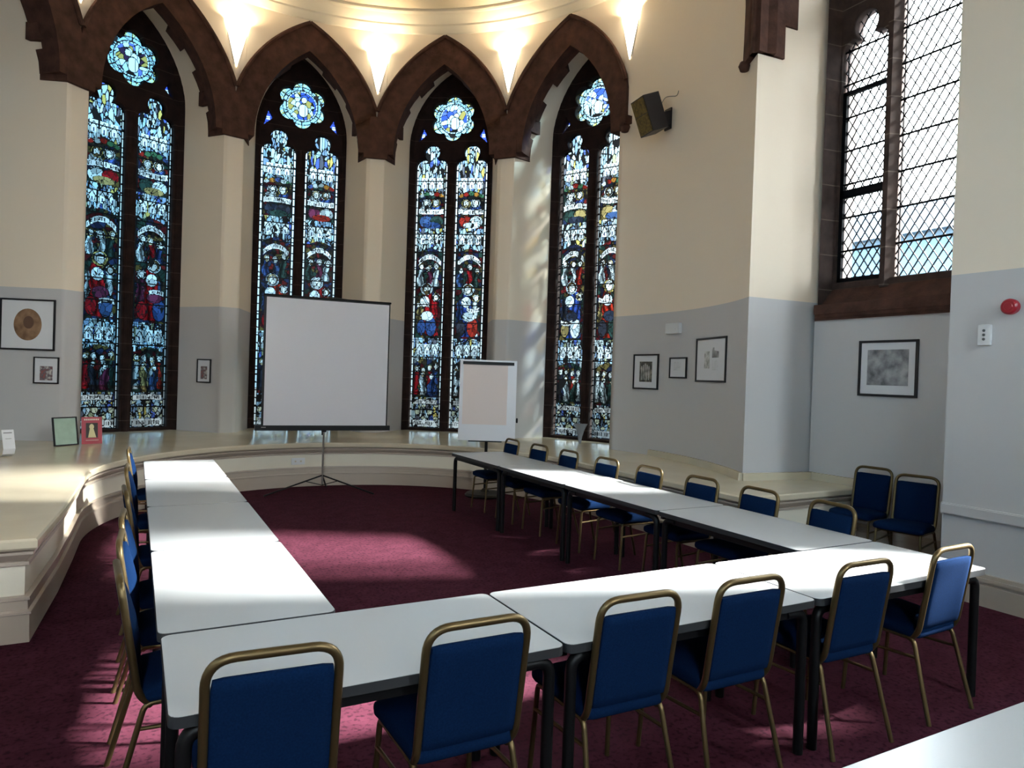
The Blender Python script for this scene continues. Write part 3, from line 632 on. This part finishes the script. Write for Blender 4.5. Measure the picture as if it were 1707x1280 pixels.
# ------------------------------------------------------------------ outside: the ground and the neighbouring building
b = MB(); b.box(-60, 90, -60, 90, -.9, -.7); struct(b.build('ground', M['grass'], smooth=0), 'ground outside')
nb = thing('neighbouring_building', 'pale blue-grey building seen through the bottom of the clear window', 'building', (26, 15, -.7))
b = MB(); b.box(-2, 6, -9, 7, 0, 8.0); b.build('wall', M['render'], nb, smooth=0)
b = MB(); b.pts8([(-2.4, -9.3, 7.9), (6.4, -9.3, 7.9), (2, -9.3, 10.1)], [(-2.4, 7.3, 7.9), (6.4, 7.3, 7.9), (2, 7.3, 10.1)])
b.build('roof', M['slate'], nb, smooth=0)
b = MB(); b.box(10.0, 10.6, 3.50, 4.45, -.7, 9.4); b.box(9.9, 10.7, 3.40, 4.55, 9.4, 9.6); b.box(9.9, 10.7, 3.4, 4.55, 2.0, 2.2)
struct(b.build('sun_blocker', M['stone'], smooth=0), 'unseen stone shaft added to block sun outside the clear window')  # added shaft, never in view, keeps direct sun off the return wall
# ------------------------------------------------------------------ tables
def make_table(name, label, x0, x1, y0, y1, group=None):
    w_, d_ = x1-x0, y1-y0; t = thing(name, label, 'table', ((x0+x1)/2, (y0+y1)/2, 0), 0, group); g = .004
    hx, hy = w_/2-g, d_/2-g; r = .035
    def rr(hx, hy):
        q = []
        for sx, sy, a in ((1, 1, 0), (-1, 1, PI/2), (-1, -1, PI), (1, -1, 1.5*PI)):
            for k in range(6): th = a+PI/2*k/5; q.append((sx*(hx-r)+r*math.cos(th), sy*(hy-r)+r*math.sin(th)))
        return q
    b = MB(); b.hexa(rr(hx-.002, hy-.002), .722, .735); b.build('tabletop', M['white'], t, smooth=0)
    b = MB(); b.hexa(rr(hx, hy), .7, .7335); b.build('edge_band', M['edge'], t, smooth=40)
    fx, fy = hx-.045, hy-.045
    b = MB()
    for s in (-1, 1): b.box(-fx+.05, fx-.05, s*fy-.014, s*fy+.014, .655, .7); b.box(s*fx-.014, s*fx+.014, -fy+.05, fy-.05, .655, .7)
    b.build('frame', M['black'], t, smooth=0)
    for sx in (-1, 1):
        for sy in (-1, 1):
            if w_ > d_: P = [(sx*fx, sy*fy, 0), (sx*fx, sy*fy, .672), (sx*(fx-.12), sy*fy, .672)]
            else: P = [(sx*fx, sy*fy, 0), (sx*fx, sy*fy, .672), (sx*fx, sy*(fy-.12), .672)]
            b = MB(); b.tube(fillet(P, .06), .0235, 10); b.build('leg', M['black'], t, smooth=40)
    return t
LXA, LXB, RXA, RXB = .09, .765, 3.565, 4.30
ly = [2.87, 4.18, 5.50, 6.81, 8.12]; ry = [2.865, 4.18, 5.52, 6.86, 8.18]; fx_ = [.10, 1.445, 2.845, 4.29]
ln = ['white table of the left row, touching the near row', 'white table second from the near row in the left row', 'white table second from the far end of the left row', 'white table at the far end of the left row, towards the screen']
rn = ['white table of the right row, touching the near row corner', 'white table second from the near row in the right row', 'white table second from the flip chart in the right row', 'white table at the far end of the right row, by the flip chart']
for i in range(4): make_table('meeting_table', ln[i], LXA, LXB, ly[i], ly[i+1], 'white tables set in a U')
for i in range(4): make_table('meeting_table', rn[i], RXA, RXB, ry[i], ry[i+1], 'white tables set in a U')
fn_ = ['white table at the left end of the near row', 'white table in the middle of the near row', 'white table at the right end of the near row, under bright light']
for i in range(3): make_table('meeting_table', fn_[i], fx_[i], fx_[i+1], 2.165, 2.86, 'white tables set in a U')
make_table('meeting_table', 'white table cut off at the bottom right corner, apart from the others', 1.30, 2.72, .49, 1.18)
# ------------------------------------------------------------------ chairs
def make_chair():
    t = thing('stacking_chair', 'chair', 'chair')
    def bulge(p):
        k = max(0, 1-(p.x/.21)**2)*max(0, 1-(p.y/.21)**2)
        if p.z > 0: p.z += .02*k
        if p.y > .12: p.z -= (p.y-.12)*.12
        p.x *= 1+.06*(p.y/.2); p.z += .05*(p.y-.1)
        return p
    b = MB(); b.pad(0, .015, .455, .42, .41, .07, .033, 9, bulge); b.build('seat', M['fabric'], t, smooth=60)
    tilt = .16
    def bk(x, s, n): return (x, -.190-tilt*s+n, .455+s)          # back plane coordinates
    def bp(p):
        s = p.z+.20; th = max(0, 1-(p.x/.18)**2)*max(0, 1-((p.z)/.19)**2)
        n = p.y + (.024*th if p.y > 0 else .004*th); q = bk(p.x*(1-.02*p.z), s, n); return Vector(q)
    b = MB(); b.pad(0, 0, 0, .352, .034, .375, .015, 9, bp); b.build('backrest', M['fabric'], t, smooth=60)
    b = MB(); P = [bk(-.178, -.055, .04), bk(-.188, .0, 0), bk(-.190, .447, 0), bk(.190, .447, 0), bk(.188, 0, 0), bk(.178, -.055, .04)]
    b.tube(fillet(P, .085, 8), .0145, 10); b.build('back_frame', M['gold'], t, smooth=40)
    b = MB()
    for s in (-1, 1): b.tube([(s*.185, -.15, .412), (s*.19, .16, .412)], .011, 8)
    b.tube([(-.185, -.13, .412), (.185, -.13, .412)], .010, 8); b.tube([(-.19, .15, .412), (.19, .15, .412)], .010, 8)
    b.build('seat_frame', M['gold'], t, smooth=40)
    for s in (-1, 1):
        b = MB(); b.tube(fillet([(s*.205, .215, 0), (s*.190, .19, .412), (s*.190, .13, .412)], .045), .0115, 10); b.build('leg', M['gold'], t, smooth=40)
        b = MB(); b.tube(fillet([(s*.212, -.275, 0), (s*.187, -.165, .412), (s*.187, -.10, .412)], .05), .0115, 10); b.build('leg', M['gold'], t, smooth=40)
        b = MB(); b.tube([(s*.197, .204, .30), (s*.192, -.192, .32)], .0085, 8); b.build('stretcher', M['gold'], t, smooth=40)
    return t
HX = .262                                            # handle sits this far behind the chair's centre
proto = make_chair(); used = []
def place(hx, hy, rz, label, group):
    o = proto if not used else copy_tree(proto); used.append(o)
    o.location = (hx - math.sin(rz)*HX, hy + math.cos(rz)*HX, 0); o.rotation_euler = (0, 0, rz); tag(o, label, 'chair', group)
    return o
ords = ['leftmost', 'second from the left', 'third from the left', 'fourth from the left', 'fifth from the left']
FC = [(.383, 2.115, -.06), (1.045, 2.10, .0), (1.745, 2.11, -.02), (2.345, 2.11, -.01), (3.10, 2.10, -.02), (3.86, 2.12, .04)]
for i, (x, y, r) in enumerate(FC):
    place(x, y, r, 'blue chair with bright sunlit back at right end of the near row' if i == 5 else 'dark blue chair seen from behind, %s in the near row' % ords[i], 'blue chairs along the near row')
lo = ['nearest', 'second nearest', 'third nearest', 'third farthest', 'second farthest', 'farthest']
for i, y in enumerate((3.22, 3.84, 4.40, 5.28, 6.45, 7.80)):
    place(-.045, y, -PI/2+(.06 if i in (0, 3) else -.03), 'blue chair seen edge-on along the left row, %s of six' % lo[i], 'blue chairs along the left row')
ro = ['nearest', 'second nearest', 'third nearest', 'fourth nearest', 'fourth farthest', 'third farthest', 'second farthest', 'farthest, by the flip chart,']
for i, y in enumerate((3.26, 3.92, 4.56, 5.27, 5.96, 6.69, 7.36, 8.06)):
    place(4.40, y, PI/2+(-.06 if i == 0 else .02*(-1)**i), 'blue chair facing left across the right row, %s of eight' % ro[i], 'blue chairs along the right row')
place(6.84, 4.60, PI/2+.12, 'blue chair against the wall, left of the pair below the picture', 'spare blue chairs against the wall')
place(6.66, 4.03, PI/2+.22, 'blue chair against the wall, right of the pair, beside the projecting wall', 'spare blue chairs against the wall')
# ------------------------------------------------------------------ projection screen
t = thing('projection_screen', 'white pull-up projection screen on a black tripod', 'screen', (2.37, 9.92, 0), math.atan2(-.144, 1.844))
def qb(*a): b = MB(); b.box(*a); return b
qb(-.93, .93, -.035, .035, .885, .955).build('case', M['black'], t, smooth=0)
qb(-.85, .895, .004, .010, .955, 2.74).build('screen_sheet', M['black'], t, smooth=0)
b = MB(); b.box(-.82, .875, -.002, .0035, .955, 2.715); b.build('projection_surface', M['screen'], t, smooth=0)
b = MB(); b.tube([(-.86, .012, 2.745), (.905, .012, 2.745)], .014, 8); b.build('top_bar', M['black'], t)
b = MB(); b.tube([(0, .06, .12), (0, .06, .9)], .014, 10); b.tube([(0, .06, .5), (0, .06, 2.78)], .011, 10); b.build('pole', M['steel'], t)
b = MB(); b.box(-.03, .03, -.0, .09, .86, .90); b.tube([(-.03, 0, .88), (-.03, -.01, .82)], .01, 6); b.build('clamp', M['black'], t, smooth=0)
b = MB(); b.tube([(.0, .06, 2.78), (.3, .02, 2.75)], .008, 6); b.build('hook', M['black'], t)
for x, y in ((-.80, -.24), (.66, -.42), (.12, .42)):
    b = MB(); b.tube([(0, .06, .24), (x, .06+y*.9, .012)], .011, 8); b.tube([(x*.3, .06+y*.27, .17), (0, .06, .10)], .006, 6); b.build('leg', M['black'], t)
qb(-.85, -.79, -.037, -.034, .925, .935).build('maker_plate', M['steel'], t, smooth=0)
# ------------------------------------------------------------------ flip chart
t = thing('flip_chart', 'white flip chart easel with a sheet of blank pinkish paper', 'flip chart', (4.47, 8.99, 0), math.radians(-26))
b = MB(); b.lathe([(0, 0), (.28, 0), (.29, .02), (.26, .05), (.07, .07), (.03, .11), (0, .11)], (0, .0, 0), 32); b.build('base', M['black'], t)
b = MB(); b.tube([(0, .03, .06), (0, .03, .95)], .022, 12); b.build('pole', M['black'], t)
TL = .06
def fb(x0, x1, z0_, z1_, y0, y1):
    b = MB(); b.pts8([(x0, y0+z0_*TL, z0_), (x1, y0+z0_*TL, z0_), (x1, y1+z0_*TL, z0_), (x0, y1+z0_*TL, z0_)], [(x0, y0+z1_*TL, z1_), (x1, y0+z1_*TL, z1_), (x1, y1+z1_*TL, z1_), (x0, y1+z1_*TL, z1_)]); return b
fb(-.41, .41, .80, 1.96, -.075, -.057).build('board', M['board'], t, smooth=0)
fb(-.37, .37, 1.89, 1.935, -.09, -.0755).build('clamp_bar', M['black'], t, smooth=0)
fb(-.36, .28, 1.03, 1.91, -.0775, -.0752).build('paper_pad', M['paper'], t, smooth=0)
fb(-.26, .22, .785, .80, -.12, -.06).build('pen_tray', M['black'], t, smooth=0)
b = MB(); b.pad(.43, -.0, 1.10, .03, .03, .07, .01, 3); b.build('knob', M['black'], t)
# ------------------------------------------------------------------ wall lights
for i, (ac, lab) in enumerate(((130, 'wedge wall light above the far left pier, cut by the top edge'), (100, 'glowing wedge wall light between the two left arches'), (70, 'glowing wedge wall light in the middle, right of the screen arch'),
                  (40, 'glowing wedge wall light left of the right-hand arch'), (10, 'glowing wedge wall light right of the last arch, at the top edge'))):
    a = math.radians(ac); px, py = AC.x+RA*math.cos(a), AC.y+RA*math.sin(a)
    t = thing('wall_light', lab, 'wall light', (px, py, 6.66), a-PI/2, 'wedge wall lights above the piers')   # local -Y points into the room
    b = MB(); n = 12; T = [(0, -.012, 0)]
    top = [(-.20+.40*k/n, -.012-.17*math.sin(PI*k/n), .74) for k in range(n+1)]
    b.add([(0, -.015, 0)] + top, [(0, k+1, k+2) for k in range(n)])
    s = b.build('shade', M['shade'], t, smooth=60)
    b = MB(); b.pts8([(-.03, 0, .05), (.03, 0, .05), (.03, -.012, .05), (-.03, -.012, .05)], [(-.19, 0, .73), (.19, 0, .73), (.19, -.012, .73), (-.19, -.012, .73)]); b.build('back_plate', M['plastic'], t, smooth=0)
    pl = bpy.data.lights.new('lamp', 'POINT'); pl.energy = 11; pl.color = (1, .80, .52); pl.shadow_soft_size = .05
    po = bpy.data.objects.new('lamp', pl); COL.objects.link(po); po.parent = t; po.location = (0, -.10, .66)
# ------------------------------------------------------------------ pictures
def frame_at(o_name, label, cat, origin, right, up, w_, h_, fw_=.022, depth=.022, mount=.0, parts=(), back=M['mount'], group=None, fm=None):
    right = Vector(right).normalized(); up = Vector(up).normalized(); nrm = right.cross(up).normalized()
    t = thing(o_name, label, cat, (0, 0, 0), 0, group); t.matrix_world = Matrix(((right.x, up.x, nrm.x, origin[0]), (right.y, up.y, nrm.y, origin[1]), (right.z, up.z, nrm.z, origin[2]), (0, 0, 0, 1)))
    x, y = w_/2, h_/2; b = MB()
    for x0, x1, y0, y1 in ((-x, -x+fw_, -y, y), (x-fw_, x, -y, y), (-x+fw_, x-fw_, -y, -y+fw_), (-x+fw_, x-fw_, y-fw_, y)): b.box(x0, x1, y0, y1, .001, depth)
    b.build('frame', fm or M['frame'], t, smooth=0)
    b = MB(); b.box(-x+fw_*.6, x-fw_*.6, -y+fw_*.6, y-fw_*.6, .002, depth*.45); b.build('mount', back, t, smooth=0)
    z = depth*.45
    for k, p in enumerate(parts):
        kind, m, cx, cy, sx, sy = p; b = MB(); zz_ = z+.0008*(k+1)
        if kind == 'box': b.box(cx-sx/2, cx+sx/2, cy-sy/2, cy+sy/2, z, zz_)
        elif kind == 'ell': b.hexa([(cx+sx/2*math.cos(q), cy+sy/2*math.sin(q)) for q in np.linspace(0, 2*PI, 33)[:-1]], z, zz_)
        elif kind == 'lines':
            for q in range(int(sy/.012)): b.box(cx-sx/2, cx+sx/2*(1 if q % 4 else .55), cy+sy/2-.012*q-.003, cy+sy/2-.012*q, z, zz_)
        elif kind == 'bars':
            for q in range(5): b.box(cx-sx/2+sx*q/5, cx-sx/2+sx*(q+.45)/5, cy-sy/2, cy+sy/2*(1-.15*abs(q-2)), z, zz_)
        elif kind == 'church':
            b.hexa([(cx-sx/2, cy-sy/2), (cx+sx/2, cy-sy/2), (cx+sx/2, cy+sy*.1), (cx-sx*.2, cy+sy*.2), (cx-sx*.2, cy+sy/2), (cx-sx*.4, cy+sy/2), (cx-sx/2, cy+sy*.2)], z, zz_)
        b.build({'lines': 'text', 'ell': 'portrait'}.get(kind, 'print'), m, t, smooth=0)
    return t
def reveal(c, side, f, z, off=.012):                 # point on the splayed reveal of bay c (side +1 right): f 0 at the room edge, 1 at the window
    A = Vector(cylp(c, side*HO, z)); B = Vector(winp(c, side*.78, z)); p = A+(B-A)*f; d = (B-A).normalized(); n = Vector((d.y, -d.x, 0))*(1)
    mid = Vector((AC.x, AC.y, z))-p
    if n.dot(mid) < 0: n = -n
    return p+n*off, -d if side > 0 else d
p, r = reveal(145, 1, .42, 2.22); frame_at('picture_frame', 'large black frame with a brown oval portrait on the left reveal', 'picture', p, r, (0, 0, 1), .69, .69, .022, parts=[('ell', M['sepia'], 0, .0, .35, .43), ('ell', M['sepia2'], .01, .03, .13, .17)], group=None)
p, r = reveal(145, 1, .165, 1.61); frame_at('picture_frame', 'small black frame with a colour print, below the oval portrait', 'picture', p, r, (0, 0, 1), .32, .36, .016, parts=[('box', M['tile'], 0, -.04, .16, .19)])
p, r = reveal(115, 1, .28, 1.66); frame_at('picture_frame', 'small black frame alone on the pier left of the screen', 'picture', p, r, (0, 0, 1), .30, .39, .018, parts=[('box', M['tile'], 0, -.03, .14, .21)])
def acf(ang, z): a = math.radians(ang); return (AC.x+(RA-.012)*math.cos(a), AC.y+(RA-.012)*math.sin(a), z), (math.sin(a), -math.cos(a), 0)
PICA = [(2.6, 1.87, .54, .52), (-6.6, 1.93, .40, .29), (-16.8, 2.03, .80, .57)]
p, r = acf(*PICA[0][:2]); frame_at('picture_frame', 'black framed dark photograph of a colonnade, left of three on the curved wall', 'picture', p, r, (0, 0, 1), *PICA[0][2:], .022, parts=[('box', M['photo'], 0, .0, .27, .30), ('bars', M['pale'], 0, .0, .20, .24)])
p, r = acf(*PICA[1][:2]); frame_at('picture_frame', 'small black framed text sheet, middle of three on the curved wall', 'picture', p, r, (0, 0, 1), *PICA[1][2:], .02, parts=[('lines', M['pale'], -.02, .02, .17, .12)])
p, r = acf(*PICA[2][:2]); frame_at('picture_frame', 'large black frame with two pale engravings, right of three on the curved wall', 'picture', p, r, (0, 0, 1), *PICA[2][2:], .024, parts=[('box', M['pale'], -.10, .0, .14, .22), ('church', M['grey'], .12, .09, .17, .13), ('lines', M['pale'], .12, -.08, .15, .14)])
frame_at('picture_frame', 'wide black frame with a grey photograph under the clear window', 'picture', (XC-.001, 4.60, 1.95), (0, -1, 0), (0, 0, 1), .66, .60, .026, parts=[('box', M['grey'], 0, .01, .46, .38)])
# things leaning on the ledge
def lean(px, py, z, yaw, tilt): 
    r = Vector((math.cos(yaw), math.sin(yaw), 0)); n = Vector((math.sin(yaw), -math.cos(yaw), 0)); u = Vector((0, 0, 1))*math.cos(tilt)-n*math.sin(tilt); return r, u
r, u = lean(0, 0, 0, math.radians(38), .16); p = Vector((-.77, 10.66, ZT))+u*.185
frame_at('picture_frame', 'black frame with a pale green sheet leaning on the ledge', 'picture', p, r, u, .32, .37, .015, back=M['green'])
r, u = lean(0, 0, 0, math.radians(14), .14); p = Vector((-.49, 10.84, ZT))+u*.18
bk = thing('book', 'red covered booklet standing beside the green framed sheet', 'book'); nn = r.cross(u)
bk.matrix_world = Matrix(((r.x, u.x, nn.x, p.x), (r.y, u.y, nn.y, p.y), (r.z, u.z, nn.z, p.z), (0, 0, 0, 1)))
qb(-.12, .12, -.18, .18, -.004, .004).build('cover', M['cover'], bk, smooth=0)
qb(-.07, .07, -.10, .10, .004, .0046).build('cover_photograph', M['dark'], bk, smooth=0)
b = MB(); b.add([(-.045, -.095, .0052), (.05, -.095, .0052), (.02, .02, .0052), (-.025, .02, .0052), (-.045, -.095, .0046), (.05, -.095, .0046), (.02, .02, .0046), (-.025, .02, .0046)], [(0, 1, 2, 3), (4, 5, 6, 7), (0, 1, 5, 4), (1, 2, 6, 5), (2, 3, 7, 6), (3, 0, 4, 7)]); b.hexa([(-.003+.028*math.cos(q), .048+.038*math.sin(q)) for q in np.linspace(0, 6.28, 17)[:-1]], .0046, .0052)
b.build('cover_figure', M['cream'], bk, smooth=0)
b = MB()
for q in range(9): b.box(-.09+.02*q, -.077+.02*q, .135, .155, .004, .0046)
for q in range(12): b.box(-.07+.0125*q, -.062+.0125*q, -.135, -.127, .004, .0046)
b.build('title', M['plaster'], bk, smooth=0)
lf = thing('leaflet', 'white leaflet in a clear stand at the far left of the ledge', 'leaflet', (-1.26, 9.58, ZT), math.radians(30))
b = MB(); P = [(.10, 0), (.04, .03), (.02, .09), (.05, .20), (.08, .30)]
for (y0, z0_), (y1, z1_) in zip(P[:-1], P[1:]): b.pts8([(-.06, y0-.1, z0_), (.06, y0-.1, z0_), (.06, y0-.097, z0_), (-.06, y0-.097, z0_)], [(-.06, y1-.1, z1_), (.06, y1-.1, z1_), (.06, y1-.097, z1_), (-.06, y1-.097, z1_)])
b.build('sheet', M['mount'], lf, smooth=40)
b = MB(); b.box(-.045, .04, -.033, -.0315, .262, .27); b.box(-.03, .03, -.05, -.047, .20, .204); b.build('text', M['ink'], lf, smooth=0)
# brochure fanned on the sill of the bright window
br = thing('brochure', 'grey brochure standing half open on the sill of the brightest stained window', 'brochure', (*Vector(winp(25, .22, 0, -.5))[:2], ZT), math.radians(-30))
b = MB()
for k, (sx, w0, w1) in enumerate(((-.055, .018, .05), (-.01, .02, .045), (.04, .02, .05), (.085, .018, .04))):
    P = [(sx*t*t, -.02*k+.05*t*t*(1 if k % 2 else -.4), .33*t, w0+(w1-w0)*t) for t in (0, .35, .6, .8, 1.0)]
    for (x0, y0, z0_, h0), (x1, y1, z1_, h1) in zip(P[:-1], P[1:]):
        b.pts8([(x0-h0, y0, z0_), (x0+h0, y0, z0_), (x0+h0, y0+.004, z0_), (x0-h0, y0+.004, z0_)], [(x1-h1, y1, z1_), (x1+h1, y1, z1_), (x1+h1, y1+.004, z1_), (x1-h1, y1+.004, z1_)])
b.build('pages', M['card'], br, smooth=40)
# ------------------------------------------------------------------ fittings
def wall_box(name, label, cat, p, r, w_, h_, d_, m, extra=None):
    t = thing(name, label, cat); r = Vector(r); u = Vector((0, 0, 1)); n = r.cross(u)
    t.matrix_world = Matrix(((r.x, u.x, n.x, p[0]), (r.y, u.y, n.y, p[1]), (r.z, u.z, n.z, p[2]), (0, 0, 0, 1)))
    b = MB(); b.pad(0, 0, d_/2, w_, h_, d_, min(.008, d_*.4), 3); b.build('body', m, t, smooth=40)
    if extra: extra(t)
    return t
def ex(t):
    b = MB(); b.hexa([(.075+.012*math.cos(q), -.02+.012*math.sin(q)) for q in np.linspace(0, 6.28, 13)[:-1]], .06, .064); b.build('lens', M['mount'], t, smooth=0)
p, r = acf(-5.2, 2.48); wall_box('heater_sensor', 'white plastic box above the middle picture on the curved wall', 'wall unit', p, r, .31, .15, .06, M['plastic'], ex)
def dots(t):
    for k in range(3):
        b = MB(); b.lathe([(0, .005), (.011, .005), (.012, 0)], (0, .035-.035*k, .034), 12); b.build('button', M['ink'], t)
wall_box('switch_panel', 'white three-button switch panel on the near right wall', 'switch', (XD-.001, 3.175, 2.20), (0, -1, 0), .10, .17, .035, M['plastic'], dots)
t = thing('alarm_sounder', 'round red fire alarm sounder on the near right wall', 'alarm', (XD, 2.985, 2.415)); t.rotation_euler = (0, -PI/2, 0)
b = MB(); b.lathe([(0, 0), (.055, 0), (.055, .02), (.062, .022), (.062, .06), (.05, .075), (0, .078)], (0, 0, 0), 28); b.build('body', M['red'], t)
b = MB(); b.lathe([(0, .079), (.03, .079), (.034, .074)], (0, 0, 0), 20); b.build('cap', M['red'], t)
# socket on the ledge front
a = math.radians(94.3); sp_ = (LC.x+(LR-.0)*math.cos(a)+.0, LC.y+(LR-.002)*math.sin(a), .375)
def sk(t):
    for s in (-1, 1):
        b = MB(); b.box(s*.04-.012, s*.04+.012, -.012, .012, .012, .014); b.build('outlet', M['ledge'], t, smooth=0)
wall_box('power_socket', 'double power socket on the ledge front left of the tripod', 'socket', sp_, (math.sin(a), -math.cos(a), 0), .20, .10, .012, M['plastic'], sk)
# loudspeaker on a bracket
p, r = acf(-1.2, 5.50); t = thing('wall_speaker', 'black loudspeaker tilted down on a bracket high on the curved wall', 'speaker', (p[0], p[1], p[2]))
aw = math.radians(-1.2); nin = Vector((-math.cos(aw), -math.sin(aw), 0)); t.rotation_euler = (0, 0, aw-PI/2)
b = MB(); b.box(-.07, .07, -.02, .0, -.16, .14); b.build('wall_plate', M['speaker'], t, smooth=0)
b = MB(); b.pts8([(-.06, -.02, -.10), (.06, -.02, -.10), (.06, -.02, .10), (-.06, -.02, .10)], [(-.02, -.20, -.03), (.02, -.20, -.03), (.02, -.20, .03), (-.02, -.20, .03)]); b.build('bracket', M['speaker'], t, smooth=0)
def tl(x, y, z): 
    q = Matrix.Rotation(-.12, 3, 'Z') @ (Matrix.Rotation(.38, 3, 'X') @ Vector((x, y, z))); return (q.x-.03, q.y-.32, q.z+.0)
def tb(x0, x1, y0, y1, z0_, z1_):
    b = MB(); b.pts8([tl(x0, y0, z0_), tl(x1, y0, z0_), tl(x1, y1, z0_), tl(x0, y1, z0_)], [tl(x0, y0, z1_), tl(x1, y0, z1_), tl(x1, y1, z1_), tl(x0, y1, z1_)]); return b
tb(-.17, .17, -.13, .13, -.25, .25).build('cabinet', M['speaker'], t, smooth=0)
tb(-.155, .155, -.138, -.131, -.235, .01).build('grille', M['grille'], t, smooth=0); tb(-.155, .155, -.138, -.131, .02, .235).build('grille', M['grille'], t, smooth=0)
b = MB(); b.tube(fillet([(.05, -.2, .12), (.08, -.14, .26), (.18, -.01, .26), (.2, -.005, .33)], .06), .006, 6); b.build('cable', M['steel'], t)
